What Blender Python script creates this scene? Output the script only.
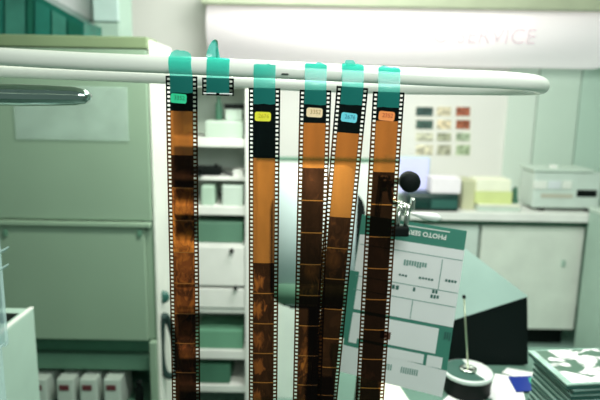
import bpy, bmesh, math, random
from mathutils import Vector, Matrix, noise as mnoise
random.seed(7)
PI = math.pi
for o in list(bpy.data.objects): bpy.data.objects.remove(o)
SC = bpy.context.scene
COL = SC.collection

# ------------------------------------------------------------ camera
CAMZ = 1.42
FPX = 560.0
PITCH, ROLL = math.radians(90-10.6), math.radians(1.03)
cd = bpy.data.cameras.new('camera'); cam = bpy.data.objects.new('camera', cd); COL.objects.link(cam)
cam.matrix_world = Matrix.Translation((0,0,CAMZ)) @ Matrix.Rotation(PITCH,4,'X') @ Matrix.Rotation(ROLL,4,'Z')
cd.sensor_width = 36; cd.lens = 36*FPX/600; cd.clip_start = .02; cd.clip_end = 60
cd.dof.use_dof = True; cd.dof.focus_distance = .665; cd.dof.aperture_fstop = 5.2
SC.camera = cam
RM = (Matrix.Rotation(PITCH,3,'X') @ Matrix.Rotation(ROLL,3,'Z'))
# ------------------------------------------------------------ light
w = bpy.data.worlds.new('world'); SC.world = w; w.use_nodes = True
w.node_tree.nodes['Background'].inputs[0].default_value = (.50,.72,.62,1)
w.node_tree.nodes['Background'].inputs[1].default_value = .20
SC.view_settings.view_transform = 'Standard'; SC.view_settings.look = 'None'
SC.view_settings.gamma = 1; SC.view_settings.use_curve_mapping = False
SC.view_settings.exposure = 0.5
def area(name, loc, sx, sy, power, color, rot=(0,0,0)):
    l = bpy.data.lights.new(name,'AREA'); l.shape='RECTANGLE'; l.size=sx; l.size_y=sy; l.energy=power; l.color=color
    o = bpy.data.objects.new(name,l); o.location=loc; o.rotation_euler=rot; COL.objects.link(o); return o
area('ceiling_tube_light', (.35,1.75,2.42), 1.0,.5, 30, (1,.97,.93), (math.radians(38),0,0))
area('ceiling_tube_light', (.62,.80,2.30), .7,.4, 12, (.93,1,.95), (math.radians(22),0,0))
area('ceiling_tube_light', (-.15,2.7,2.42), .6,.4, 6, (.93,1,.93), (math.radians(10),0,0))
area('cabinet_fill_light', (-.10,1.15,1.95), .25,.15, 7, (.99,1,.86), (math.radians(25),0,0))  # unseen lamp added so brightness falls off leftwards across the cabinet
area('front_fill_light', (.22,-.05,1.80), .5,.3, 5.2, (.95,1,.97), (math.radians(58),0,0))  # unseen fill added near the camera to brighten hoop, tape and stickers

# ------------------------------------------------------------ geometry of the view, used to measure real positions
def ray(px,py): return RM @ Vector(((px-300)/FPX, -(py-200)/FPX, -1))
def at(px,py,Y):
    v = ray(px,py); v = v*(Y/v.y); return v + Vector((0,0,CAMZ))
def atz(px,py,z):
    v = ray(px,py); v = v*((z-CAMZ)/v.z); return v + Vector((0,0,CAMZ))

# ------------------------------------------------------------ materials
MC = {}
def mat(name, col, rough=.5, metal=0, var=.06, scale=8, bump=0, emit=0, trans=0, alpha=1, coat=0):
    if name in MC: return MC[name]
    m = bpy.data.materials.new(name); m.use_nodes=True; nt=m.node_tree; b=nt.nodes['Principled BSDF']
    tc=nt.nodes.new('ShaderNodeTexCoord'); nz=nt.nodes.new('ShaderNodeTexNoise'); nz.inputs['Scale'].default_value=scale
    nz.inputs['Detail'].default_value=4
    nt.links.new(tc.outputs['Object'], nz.inputs['Vector'])
    cr=nt.nodes.new('ShaderNodeValToRGB')
    cr.color_ramp.elements[0].position=.3; cr.color_ramp.elements[1].position=.7
    cr.color_ramp.elements[0].color=tuple(c*(1-var) for c in col)+(1,)
    cr.color_ramp.elements[1].color=tuple(min(1,c*(1+var)) for c in col)+(1,)
    nt.links.new(nz.outputs['Fac'], cr.inputs[0]); nt.links.new(cr.outputs[0], b.inputs['Base Color'])
    if max(col)<.01: b.inputs['Specular IOR Level'].default_value=.15
    b.inputs['Roughness'].default_value=rough; b.inputs['Metallic'].default_value=metal
    b.inputs['Transmission Weight'].default_value=trans
    b.inputs['Coat Weight'].default_value=coat
    if emit:
        nt.links.new(cr.outputs[0], b.inputs['Emission Color']); b.inputs['Emission Strength'].default_value=emit
    if bump:
        bp=nt.nodes.new('ShaderNodeBump'); bp.inputs['Strength'].default_value=bump; bp.inputs['Distance'].default_value=.002
        n2=nt.nodes.new('ShaderNodeTexNoise'); n2.inputs['Scale'].default_value=scale*8
        nt.links.new(tc.outputs['Object'], n2.inputs['Vector']); nt.links.new(n2.outputs['Fac'], bp.inputs['Height'])
        nt.links.new(bp.outputs[0], b.inputs['Normal'])
    if alpha<1:
        tr=nt.nodes.new('ShaderNodeBsdfTransparent'); mx=nt.nodes.new('ShaderNodeMixShader'); mx.inputs[0].default_value=alpha
        nt.links.new(tr.outputs[0],mx.inputs[1]); nt.links.new(b.outputs[0],mx.inputs[2])
        nt.links.new(mx.outputs[0], nt.nodes['Material Output'].inputs[0])
    MC[name]=m; return m

def film_mat(name, tint, refl=(.05,.02,.01), k=.06, gloss=.04, var=.15):
    m = bpy.data.materials.new(name); m.use_nodes=True; nt=m.node_tree; nt.nodes.remove(nt.nodes['Principled BSDF'])
    out=nt.nodes['Material Output']
    tc=nt.nodes.new('ShaderNodeTexCoord'); nz=nt.nodes.new('ShaderNodeTexNoise'); nz.inputs['Scale'].default_value=60
    mp=nt.nodes.new('ShaderNodeMapping'); mp.inputs['Scale'].default_value=(1,1,.25)
    nt.links.new(tc.outputs['Object'],mp.inputs[0]); nt.links.new(mp.outputs[0],nz.inputs['Vector'])
    cr=nt.nodes.new('ShaderNodeValToRGB'); cr.color_ramp.elements[0].position=.3; cr.color_ramp.elements[1].position=.7
    cr.color_ramp.elements[0].color=tuple(c*(1-var) for c in tint)+(1,)
    cr.color_ramp.elements[1].color=tuple(min(1,c*(1+var)) for c in tint)+(1,)
    nt.links.new(nz.outputs['Fac'],cr.inputs[0])
    tr=nt.nodes.new('ShaderNodeBsdfTransparent'); nt.links.new(cr.outputs[0],tr.inputs[0])
    df=nt.nodes.new('ShaderNodeBsdfDiffuse'); df.inputs[0].default_value=refl+(1,)
    tl=nt.nodes.new('ShaderNodeBsdfTranslucent'); tl.inputs[0].default_value=tuple(min(1,c*1.2) for c in tint)+(1,)
    a=nt.nodes.new('ShaderNodeMixShader'); a.inputs[0].default_value=.5
    nt.links.new(df.outputs[0],a.inputs[1]); nt.links.new(tl.outputs[0],a.inputs[2])
    mx=nt.nodes.new('ShaderNodeMixShader'); mx.inputs[0].default_value=k
    nt.links.new(tr.outputs[0],mx.inputs[1]); nt.links.new(a.outputs[0],mx.inputs[2])
    gl=nt.nodes.new('ShaderNodeBsdfGlossy'); gl.inputs['Roughness'].default_value=.15
    m2=nt.nodes.new('ShaderNodeMixShader'); m2.inputs[0].default_value=gloss
    nt.links.new(mx.outputs[0],m2.inputs[1]); nt.links.new(gl.outputs[0],m2.inputs[2])
    nt.links.new(m2.outputs[0],out.inputs[0])
    return m

def frame_mat():
    """developed colour negative: each frame's picture from noise plus a denser shape, set by the object's colour"""
    m = bpy.data.materials.new('negative_picture'); m.use_nodes=True; nt=m.node_tree; nt.nodes.remove(nt.nodes['Principled BSDF'])
    N=nt.nodes.new; L=nt.links.new
    tc=N('ShaderNodeTexCoord'); oi=N('ShaderNodeObjectInfo')
    sp=N('ShaderNodeSeparateColor'); L(oi.outputs['Color'],sp.inputs[0])
    sg=N('ShaderNodeSeparateXYZ'); L(tc.outputs['Generated'],sg.inputs[0])
    def mth(op,a,b=None,c=None):
        n=N('ShaderNodeMath'); n.operation=op
        for i,x in enumerate((a,b,c)):
            if x is None: continue
            if isinstance(x,(int,float)): n.inputs[i].default_value=x
            else: L(x,n.inputs[i])
        return n.outputs[0]
    ad=N('ShaderNodeVectorMath'); ad.operation='ADD'
    sc=mth('MULTIPLY',oi.outputs['Random'],37.)
    cb=N('ShaderNodeCombineXYZ'); L(sc,cb.inputs[0]); L(sc,cb.inputs[1])
    L(tc.outputs['Generated'],ad.inputs[0]); L(cb.outputs[0],ad.inputs[1])
    nz=N('ShaderNodeTexNoise'); nz.inputs['Scale'].default_value=2.6; nz.inputs['Detail'].default_value=3.5; nz.inputs['Distortion'].default_value=.8
    L(ad.outputs[0],nz.inputs['Vector'])
    n=N('ShaderNodeMapRange'); L(nz.outputs['Fac'],n.inputs[0]); n.inputs[1].default_value=.42; n.inputs[2].default_value=.66
    tex=mth('MULTIPLY',n.outputs[0],.35)
    dx=mth('SUBTRACT',sg.outputs[0],sp.outputs[0]); dz=mth('MULTIPLY',mth('SUBTRACT',sg.outputs[2],sp.outputs[1]),1.1)
    nz2=mth('MULTIPLY',mth('SUBTRACT',nz.outputs['Fac'],.5),1.5)
    r=mth('ADD',mth('SQRT',mth('ADD',mth('MULTIPLY',dx,dx),mth('MULTIPLY',dz,dz))),nz2)
    bl=N('ShaderNodeMapRange'); L(r,bl.inputs[0]); bl.inputs[1].default_value=.42; bl.inputs[2].default_value=.12; bl.inputs[3].default_value=0; bl.inputs[4].default_value=1
    blob=mth('MULTIPLY',bl.outputs[0],sp.outputs[2])
    v=mth('ADD',mth('MULTIPLY',oi.outputs['Alpha'],mth('ADD',mth('MULTIPLY',n.outputs[0],.5),.38)),mth('MULTIPLY',blob,.6))
    cr=N('ShaderNodeValToRGB'); e=cr.color_ramp.elements
    e[0].position=0; e[0].color=(.017,.007,.003,1); e[1].position=1; e[1].color=(.72,.22,.035,1)
    x=e.new(.25); x.color=(.060,.020,.008,1); x=e.new(.5); x.color=(.26,.07,.018,1)
    L(v,cr.inputs[0])
    tr=N('ShaderNodeBsdfTransparent'); L(cr.outputs[0],tr.inputs[0])
    df=N('ShaderNodeBsdfDiffuse'); df.inputs[0].default_value=(.05,.02,.012,1)
    mx=N('ShaderNodeMixShader'); mx.inputs[0].default_value=.04; L(tr.outputs[0],mx.inputs[1]); L(df.outputs[0],mx.inputs[2])
    gl=N('ShaderNodeBsdfGlossy'); gl.inputs['Roughness'].default_value=.12
    m2=N('ShaderNodeMixShader'); m2.inputs[0].default_value=.010; L(mx.outputs[0],m2.inputs[1]); L(gl.outputs[0],m2.inputs[2])
    L(m2.outputs[0],nt.nodes['Material Output'].inputs[0])
    return m

M_FRAME = frame_mat()
M_RAIL  = film_mat('film_edge_brown',(.09,.034,.008),refl=(.02,.01,.004),k=.08,gloss=.01)
M_BAR   = film_mat('film_clear_orange_line',(.40,.14,.025),refl=(.3,.12,.03),k=.2)
M_BLACK = film_mat('film_exposed_black',(.003,.006,.006),refl=(.003,.005,.005),k=.15,gloss=.008)
M_ORANGE= film_mat('film_blank_orange',(.45,.145,.026),refl=(.45,.15,.03),k=.12)
M_TAPE  = film_mat('teal_tape',(.27,.83,.74),refl=(.04,.66,.56),k=.36,gloss=.03,var=.1)

white   = mat('white_paint',(.78,.80,.76),.45)
ringm   = mat('ring_white_enamel',(.78,.80,.72),.3,coat=.3,var=.03)
chrome  = mat('chrome',(.45,.54,.52),.06,1,.03)
steel   = mat('steel',(.62,.66,.60),.22,1,.05)
pgreen  = mat('pale_green_enamel',(.26,.37,.27),.42,var=.05,scale=3)
pgreen2 = mat('grey_green_enamel',(.36,.50,.42),.45,var=.05)
pgreen3 = mat('light_grey_green',(.55,.66,.58),.5)
dgreen  = mat('dark_green_plastic',(.05,.16,.10),.5,var=.15)
mgreen  = mat('mid_green_plastic',(.10,.22,.15),.55,var=.1)
teal    = mat('dark_teal_glass',(.012,.13,.095),.18,var=.35,scale=5)
black   = mat('black_plastic',(.003,.006,.005),.6)
paper   = mat('paper_white',(.82,.82,.80),.7,var=.04,scale=20)
wallm   = mat('wall_paint',(.76,.76,.72),.7,var=.02,scale=2)
panelm  = mat('wall_panel_grey_green',(.60,.74,.65),.55,var=.03,scale=2)

# ------------------------------------------------------------ mesh helpers
def link(name, me, m, parent=None, smooth=False):
    o = bpy.data.objects.new(name, me); COL.objects.link(o)
    if m is not None:
        for x in (m if isinstance(m,(list,tuple)) else [m]): me.materials.append(x)
    if parent is not None: o.parent = parent
    if smooth:
        for p in me.polygons: p.use_smooth = True
    return o
def obj(name, bm, m, parent=None, smooth=False, loc=None):
    me = bpy.data.meshes.new(name); bmesh.ops.recalc_face_normals(bm, faces=bm.faces); bm.to_mesh(me); bm.free()
    o = link(name, me, m, parent, smooth)
    if loc is not None:
        # geometry was made in world coordinates; move its origin
        L = Vector(loc); me.transform(Matrix.Translation(-L)); o.location = L
    elif parent is not None:
        p_=parent; L=Vector((0,0,0))
        while p_ is not None: L+=p_.location; p_=p_.parent
        me.transform(Matrix.Translation(-L))
    return o
def tag(o, label=None, cat=None, group=None, kind=None):
    if label: o['label']=label
    if cat: o['category']=cat
    if group: o['group']=group
    if kind: o['kind']=kind
    return o
def empty(name, loc, label, cat, group=None, rz=0):
    o = bpy.data.objects.new(name, None); COL.objects.link(o); o.location = loc; o.rotation_euler.z = rz
    o.empty_display_size=.02
    return tag(o,label,cat,group)
def box(bm, a, b, bev=0, seg=2):
    """axis aligned box between two corners"""
    a, b = Vector(a), Vector(b)
    r = bmesh.ops.create_cube(bm, size=1)
    c=(a+b)/2; s=b-a
    for v in r['verts']: v.co = Vector((v.co.x*s.x+c.x, v.co.y*s.y+c.y, v.co.z*s.z+c.z))
    if bev:
        es=list({e for v in r['verts'] for e in v.link_edges})
        bmesh.ops.bevel(bm, geom=es, offset=min(bev,abs(s.x)*.45,abs(s.y)*.45,abs(s.z)*.45), segments=seg, affect='EDGES', profile=.6)
    return bm
def B(a,b,bev=0,seg=2):
    return box(bmesh.new(),a,b,bev,seg)
def hexa(bot, top, bev=0):
    """solid from two quads (lists of four points)"""
    bm=bmesh.new(); v=[bm.verts.new(p) for p in list(bot)+list(top)]
    bm.faces.new(v[0:4]); bm.faces.new(v[4:8])
    for i in range(4): bm.faces.new((v[i],v[(i+1)%4],v[4+(i+1)%4],v[4+i]))
    if bev: bmesh.ops.bevel(bm, geom=list(bm.edges), offset=bev, segments=2, affect='EDGES')
    return bm
def tube(bm, pts, rad, n=12, closed=False, flat=1.0):
    pts=[Vector(p) for p in pts]; N=len(pts)
    rads = rad if isinstance(rad,(list,tuple)) else [rad]*N
    rings=[]; up=Vector((0,0,1))
    for i,p in enumerate(pts):
        if closed: t=pts[(i+1)%N]-pts[i-1]
        else: t=pts[min(i+1,N-1)]-pts[max(i-1,0)]
        t.normalize()
        u = up if abs(t.dot(up))<.95 else Vector((1,0,0))
        s=t.cross(u).normalized(); q=s.cross(t).normalized()
        rings.append([bm.verts.new(p+ (s*math.cos(2*PI*k/n) + q*math.sin(2*PI*k/n)*flat)*rads[i]) for k in range(n)])
    for i in range(N if closed else N-1):
        a,b=rings[i],rings[(i+1)%N]
        for k in range(n): bm.faces.new((a[k],a[(k+1)%n],b[(k+1)%n],b[k]))
    if not closed: bm.faces.new(rings[0]); bm.faces.new(rings[-1])
    return bm
def lathe(bm, prof, c, n=32, axis='Z'):
    c=Vector(c); rings=[]
    for r,h in prof:
        ring=[]
        for k in range(n):
            x,y=r*math.cos(2*PI*k/n), r*math.sin(2*PI*k/n)
            d=Vector((x,y,h)) if axis=='Z' else (Vector((x,-h,y)) if axis=='Y' else Vector((h,x,y)))
            ring.append(bm.verts.new(c+d))
        rings.append(ring)
    for a,b in zip(rings,rings[1:]):
        for k in range(n): bm.faces.new((a[k],a[(k+1)%n],b[(k+1)%n],b[k]))
    bm.faces.new(rings[0]); bm.faces.new(rings[-1]); return bm
def catmull(P, n=8, closed=True):
    out=[]; N=len(P)
    for i in range(N if closed else N-1):
        p0=P[(i-1)%N] if closed else P[max(i-1,0)]; p1=P[i]; p2=P[(i+1)%N]; p3=P[(i+2)%N] if closed else P[min(i+2,N-1)]
        for k in range(n):
            t=k/n
            out.append(.5*((2*p1)+(p2-p0)*t+(2*p0-5*p1+4*p2-p3)*t*t+(3*p1-p0-3*p2+p3)*t**3))
    if not closed: out.append(P[-1])
    return out
def text_bm(s, size, depth=.0003, bold=0):
    cu=bpy.data.curves.new('t','FONT'); cu.body=s; cu.size=size; cu.align_x='CENTER'; cu.align_y='CENTER'; cu.extrude=depth; cu.offset=bold
    cu.resolution_u=3
    o=bpy.data.objects.new('t',cu); COL.objects.link(o)
    dg=bpy.context.evaluated_depsgraph_get(); me=bpy.data.meshes.new_from_object(o.evaluated_get(dg))
    bm=bmesh.new(); bm.from_mesh(me)
    bpy.data.objects.remove(o); bpy.data.curves.remove(cu); bpy.data.meshes.remove(me)
    return bm
def basis(o, x, y):
    x=x.normalized(); z=x.cross(y).normalized(); y=z.cross(x)
    m=Matrix.Identity(4)
    for i in range(3): m[i][0]=x[i]; m[i][1]=y[i]; m[i][2]=z[i]; m[i][3]=o[i]
    return m
def text_on(name, s, size, O, X, Y, m, parent, width=None, bold=0, shape=None):
    bm=text_bm(s,size,bold=bold)
    if shape: bmesh.ops.subdivide_edges(bm,edges=bm.edges[:],cuts=1)
    if width:
        xs=[v.co.x for v in bm.verts]; k=width/(max(xs)-min(xs))
        for v in bm.verts: v.co.x*=k
    bm.transform(basis(O,X,Y))
    if shape:
        for v in bm.verts: shape(v)
    return obj(name,bm,m,parent)
def pbox(x0,y0,x1,y1,Y,d,bev=0):
    """upright box whose front face at depth Y spans the measured rectangle"""
    ym=(y0+y1)/2; xm=(x0+x1)/2
    X0=at(x0,ym,Y).x; X1=at(x1,ym,Y).x; Z1=at(xm,y0,Y).z; Z0=at(xm,y1,Y).z
    return (X0,Y,Z0),(X1,Y+d,Z1)
def PB(r, bev=0): return B(r[0],r[1],bev)

# ------------------------------------------------------------ room
YW=3.5
def struct(name,bm,m,smooth=False): return tag(obj(name,bm,m,None,smooth), kind='structure')
floorm=mat('floor_vinyl',(.22,.34,.29),.4,var=.1,scale=4)
struct('floor', B((-2.3,-.6,-.05),(2.7,YW+.1,0)), floorm)
struct('ceiling', B((-2.3,.3,2.5),(2.7,YW+.1,2.55)), mat('ceiling_paint',(.62,.68,.55),.8))
wb=struct('wall_back', B((-2.3,YW,0),(2.7,YW+.1,2.5)), wallm)
struct('wall_left', B((-2.35,.3,0),(-2.3,YW+.1,2.5)), mat('wall_left_paint',(.45,.60,.48),.7))
struct('wall_right', B((2.7,.3,0),(2.75,YW+.1,2.5)), mat('wall_right_paint',(.40,.60,.50),.7))
struct('baseboard_back', B((-2.29,YW-.012,0),(2.69,YW,.09)), pgreen2)
# tall wall panels at the right end of the back wall
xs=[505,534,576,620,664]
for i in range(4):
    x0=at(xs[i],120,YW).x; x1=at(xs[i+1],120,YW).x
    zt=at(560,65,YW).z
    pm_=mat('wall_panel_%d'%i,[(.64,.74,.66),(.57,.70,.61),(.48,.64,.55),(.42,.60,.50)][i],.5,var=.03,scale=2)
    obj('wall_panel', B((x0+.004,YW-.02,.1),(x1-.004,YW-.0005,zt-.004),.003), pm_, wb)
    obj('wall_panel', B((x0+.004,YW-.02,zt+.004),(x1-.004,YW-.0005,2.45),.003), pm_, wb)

# back-lit sign box
r=pbox(206,8,622,50,3.2,.28)
zb=r[0][2]; zt=r[1][2]
sb=empty('sign_light_box',((r[0][0]+r[1][0])/2,3.2,zb),'long glowing white sign box with faint raised lettering, high on the back wall','sign')
bm=bmesh.new(); hh_=zt-zb; prof=[]
for k in range(15):
    t=math.radians(-90+180*k/14*.78+0); prof.append((3.44-.24*math.cos(t) if t>-9 else 0, zb+hh_*.5*(1+math.sin(t))*1.09))
prof=[(3.44-.24*max(0,math.cos(math.radians(-90+11*k))),zb-.07+(hh_+.07)*(1+math.sin(math.radians(-90+11*k)))/(1+math.sin(math.radians(31)))) for k in range(12)]
va=[[bm.verts.new((x_,y_,z_)) for y_,z_ in prof] for x_ in (r[0][0],r[1][0])]
for k in range(11): bm.faces.new((va[0][k],va[1][k],va[1][k+1],va[0][k+1]))
va_b=[[bm.verts.new((x_,3.499,z_)) for z_ in (prof[0][1],prof[-1][1])] for x_ in (r[0][0],r[1][0])]
bm.faces.new(va[0]+[va_b[0][1],va_b[0][0]]); bm.faces.new(va[1]+[va_b[1][1],va_b[1][0]])
bm.faces.new((va[0][0],va[1][0],va_b[1][0],va_b[0][0])); bm.faces.new((va[0][-1],va[1][-1],va_b[1][1],va_b[0][1]))
obj('diffuser', bm, mat('sign_diffuser',(.92,.86,.87),.6,emit=.32,var=.01), sb,True)
tz=at(400,3,3.2).z
obj('top_cover', B((r[0][0]-.02,3.16,zt),(r[1][0],3.499,zt+.12),.004), mat('sign_cover_olive',(.42,.47,.33),.6), sb)
def on_sign(v):
    k_=(v.co.z-(zb-.07))/(hh_+.07)*(1+math.sin(math.radians(31)))-1
    v.co.y=3.44-.24*math.sqrt(max(0,1-k_*k_))-.004+(v.co.y-tc_.y)
tc_=at(455,36,3.2); wv=(at(536,36,3.2)-at(374,36,3.2)).length
text_on('lettering','PHOTO SERVICE',.115,tc_,Vector((1,0,-.0)),Vector((0,0,1)),mat('sign_letters',(.70,.60,.64),.6,emit=.15,var=.01),sb,width=wv,bold=.001,shape=on_sign)

# ------------------------------------------------------------ left: big pale cabinet (film processor)
YC=1.6
Xr=at(150,150,YC).x; Zt=at(75,37,YC).z; Xl=-1.25; YB=YC+.26
cab=empty('processing_cabinet',((Xr+Xl)/2,YC,0),'large pale green cabinet with service panel and open tray slot, filling the left side','cabinet')
zrec=at(75,341,YC).z; ztray=.42
bm=bmesh.new(); box(bm,(Xl,YC+.02,zrec),(Xr,YB,Zt),.006); obj('body',bm,pgreen,cab)
zl=at(75,222,YC).z
obj('upper_panel', B((Xl,YC,zl+.006),(Xr-.002,YC+.019,Zt-.03),.004), pgreen, cab)
obj('top_cover', B((Xl,YC-.004,Zt-.028),(Xr+.002,YC+.12,Zt+.004),.004), mat('olive_trim',(.20,.27,.15),.5), cab)
obj('ledge', B((Xl,YC-.012,zl-.012),(Xr-.004,YC+.019,zl+.003),.004), pgreen, cab)
xp=at(146,280,YC).x
obj('lower_panel', B((Xl,YC,zrec+.004),(xp,YC+.019,zl-.016),.004), pgreen, cab)
for px in (6,140):
    a=at(px,231,YC); obj('catch', B((a.x-.006,YC-.008,a.z-.014),(a.x+.006,YC-.0005,a.z+.006),.002), mgreen, cab)
obj('side_post', B((xp+.002,YC,.0),(Xr,YC+.05,zrec),.004), pgreen, cab)
obj('side_skin', B((Xr+.0005,YC+.01,0),(Xr+.008,YB,Zt-.004),.002), mat('cabinet_side_white',(.74,.76,.70),.5), cab)
obj('recess_back', B((Xl,YC+.20,.0),(Xr,YC+.22,zrec)), dgreen, cab)
zs=at(75,358,YC).z
obj('recess_flap', B((Xl,YC+.05,zs),(xp,YC+.06,zrec),.002), dgreen, cab)
obj('recess_lip', B((Xl,YC+.03,zs-.004-.05),(xp,YC+.07,zs-.004),.004), mgreen, cab)
zf=at(75,402,YC).z
obj('tray_floor', B((Xl,YC-.01,0),(xp,YC+.19,zf-.03),.004), mgreen, cab)
for i,px in enumerate((14,38,65,88,112)):
    a=at(px,388,YC); z0=zf-.03
    p=empty('paper_carton',(a.x,YC,z0),'small white carton with dark red mark in the cabinet tray, '+['beside the tall pale box','leftmost fully in view','second of the row','third of the row','rightmost, nearest the black peg'][i],'carton','cartons in the cabinet tray')
    obj('carton_body', B((a.x-.026,YC+.0,z0),(a.x+.026,YC+.12,a.z+.028),.004), mat('carton_shaded_white',(.50,.58,.52),.7), p)  # white darkened to carry the tray's shadow in the base colour
    obj('red_mark', B((a.x-.018,YC-.002,a.z-.008),(a.x+.012,YC-.0003,a.z+.010)), mat('dark_red_print',(.12,.025,.03),.6), p)
a=at(137,392,YC)
pg=tube(bmesh.new(),[(a.x,YC+.02,zf-.03),(a.x,YC+.02,a.z),(a.x+.004,YC+.01,a.z+.03)],[.014,.014,.010],12)
tag(obj('tray_peg',pg,black,None,True,loc=(a.x,YC+.02,zf-.03)),'black upright peg at right end of the cabinet tray','peg')
# translucent sheet put in for a ghost reflection over the cabinet
r=pbox(14,86,128,140,YC-.006,.002)
tag(obj('ghost_reflection',B(r[0],r[1],.0005),mat('reflection_haze',(.62,.78,.72),.25,alpha=.25,var=.15,scale=14),None,loc=(r[0][0],YC-.006,r[0][2])),'translucent sheet imitating a ghost reflection over the upper front of the pale green cabinet','sheet')

# things behind / above the cabinet
Yt=2.3
bm=hexa([at(-60,60,Yt),at(84,60,Yt),at(84,60,Yt)+Vector((0,.3,0)),at(-60,60,Yt)+Vector((0,.3,0))],
        [at(-60,-60,Yt),at(84,22,Yt),at(84,22,Yt)+Vector((0,.3,0)),at(-60,-60,Yt)+Vector((0,.3,0))])
tm=empty('teal_hood',(at(30,60,Yt).x,Yt,at(30,60,Yt).z),'dark teal machine hood with sloping top behind the pale green cabinet','machine')
obj('hood_body',bm,teal,tm)
for i,(x0,x1) in enumerate(((-22,3),(5,25),(27,33),(35,50),(52,66),(68,82))):
    y1=58; f=lambda x:-60+(x+60)*82/144+6
    A=[at(x0,y1,Yt-.012),at(x1,y1,Yt-.012),at(x1,y1,Yt-.001),at(x0,y1,Yt-.001)]
    T=[at(x0,f(x0),Yt-.012),at(x1,f(x1),Yt-.012),at(x1,f(x1),Yt-.001),at(x0,f(x0),Yt-.001)]
    obj('slat',hexa(A,T),mat('teal_slat_%d'%(i%3),[(.02,.17,.13),(.05,.22,.17),(.01,.12,.08)][i%3],.25,var=.3,scale=6),tm)
zb_=at(30,60,Yt).z
obj('plinth',B((at(-50,60,Yt).x,Yt+.02,0),(at(80,60,Yt).x,Yt+.28,zb_)),dgreen,tm)
r=pbox(93,-40,118,60,2.5,.2)
ub=empty('wall_unit',((r[0][0]+r[1][0])/2,2.5,0),'narrow pale blue-grey upright unit behind the green cabinet','cabinet')
zm=at(105,22,2.5).z
obj('upper_door',B((r[0][0],2.5,zm+.003),(r[1][0],2.52,r[1][2]),.004),mat('pale_blue_grey',(.50,.66,.62),.4),ub)
obj('lower_door',B((r[0][0],2.5,.1),(r[1][0],2.52,zm-.003),.004),pgreen2,ub)
obj('carcass',B((r[0][0],2.521,0),(r[1][0],2.7,r[1][2])),pgreen2,ub)
r=pbox(78,-40,92,60,2.6,.1)
tag(obj('white_panel_board',B((r[0][0]-.25,2.6,0),(r[1][0],2.64,r[1][2]),.003),mat('board_white',(.86,.86,.88),.5),None,loc=(r[0][0],2.6,0)),'bright white board standing behind the sloping teal hood','board')

# pale box at lower left with slot, near
zb2=CAMZ-.5
p1=atz(34,308,zb2); p2=atz(-14,348,zb2)
X=p1.x
bx=empty('slotted_box',(X-.15,(p1.y+p2.y)/2,0),'tall pale green box with dark slot in its top, lower left corner','box')
obj('casing',B((X-.30,p2.y-.15,.0),(X,p1.y,zb2),.004),mat('box_pale',(.38,.53,.45),.45),bx)
obj('slot',B((X-.07,p1.y-.09,zb2-.002),(X-.018,p1.y-.035,zb2+.0008)),black,bx)
obj('rim',B((X-.010,p2.y-.14,zb2),(X,p1.y,zb2+.003),.001),white,bx)
# clear acrylic rack
Ya=.85
acr=mat('clear_acrylic',(.55,.75,.74),.08,alpha=.45,var=.05)
a=at(3,347,Ya)
rk=empty('acrylic_rack',(a.x,Ya,a.z),'clear acrylic leaflet rack with curved lips at the left edge','rack')
obj('upright',B((at(-30,300,Ya).x,Ya,a.z),(at(2,300,Ya).x,Ya+.01,at(0,200,Ya).z),.002),acr,rk)
for py in (249,266,342):
    q=at(9,py,Ya); L=at(-30,py,Ya).x
    pts=[(L,Ya-.002,q.z-.006),(q.x-.014,Ya-.002,q.z-.006),(q.x-.004,Ya-.002,q.z-.003),(q.x+.001,Ya-.002,q.z+.003)]
    bm=bmesh.new(); vs=[]
    for p in pts: vs.append([bm.verts.new((p[0],p[1]-.03,p[2])),bm.verts.new((p[0],p[1],p[2])),bm.verts.new((p[0],p[1],p[2]+.0025)),bm.verts.new((p[0],p[1]-.03,p[2]+.0025))])
    for u,v in zip(vs,vs[1:]):
        for k in range(4): bm.faces.new((u[k],u[(k+1)%4],v[(k+1)%4],v[k]))
    bm.faces.new(vs[0]); bm.faces.new(vs[-1])
    obj('shelf_lip',bm,acr,rk)
obj('pedestal',B((a.x-.12,Ya,.0),(a.x-.03,Ya+.05,a.z)),acr,rk)

# chrome rail at left
Yc=.82
P=[at(-90,93,Yc+.02),at(-30,94,Yc+.01),at(20,95,Yc),at(50,95.5,Yc),at(75,96,Yc),at(86,96.5,Yc),at(91,96.5,Yc)]
ch=empty('chrome_rail',P[0],'polished chrome hanging rail with rounded end, left of the white hoop','rail')
for kk,(dy,dz) in enumerate(((0,.0),)):
    bm=tube(bmesh.new(),P,[.0165,.0165,.0165,.0155,.0140,.0105,.004],20,flat=.95)
    obj('rail_bar',bm,chrome,ch,True)
obj('rail_bracket',tube(bmesh.new(),[P[0],P[0]+Vector((0,0,2.5-P[0].z))],.006,10),chrome,ch,True)

# ------------------------------------------------------------ shelving between the films
Ys=2.2
Xa=at(169,240,Ys).x; Xb=at(250,240,Ys).x
Zs=at(210,84,Ys).z; Dp=.34
su=empty('shelf_unit',((Xa+Xb)/2,Ys,0),'tall white shelf unit with drawers and dark knobs seen behind the left film strips','shelves')
obj('side_panel',B((Xa-.02,Ys,0),(Xa,Ys+Dp,Zs)),white,su)
obj('side_panel',B((Xb-.018,Ys-.012,0),(Xb+.004,Ys+Dp,Zs)),white,su)
obj('back_panel',B((Xa,Ys+Dp-.02,0),(Xb-.02,Ys+Dp,Zs)),mat('shelf_back',(.68,.78,.70),.6),su)
for (y0,y1) in ((84,87),(138,147),(206,215),(308,313),(350,359),(385,392)):
    z1=at(210,y0,Ys).z; z0=at(210,y1,Ys).z
    obj('shelf',B((Xa+.001,Ys,z0),(Xb-.019,Ys+Dp-.021,z1),.003),white,su)
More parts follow.
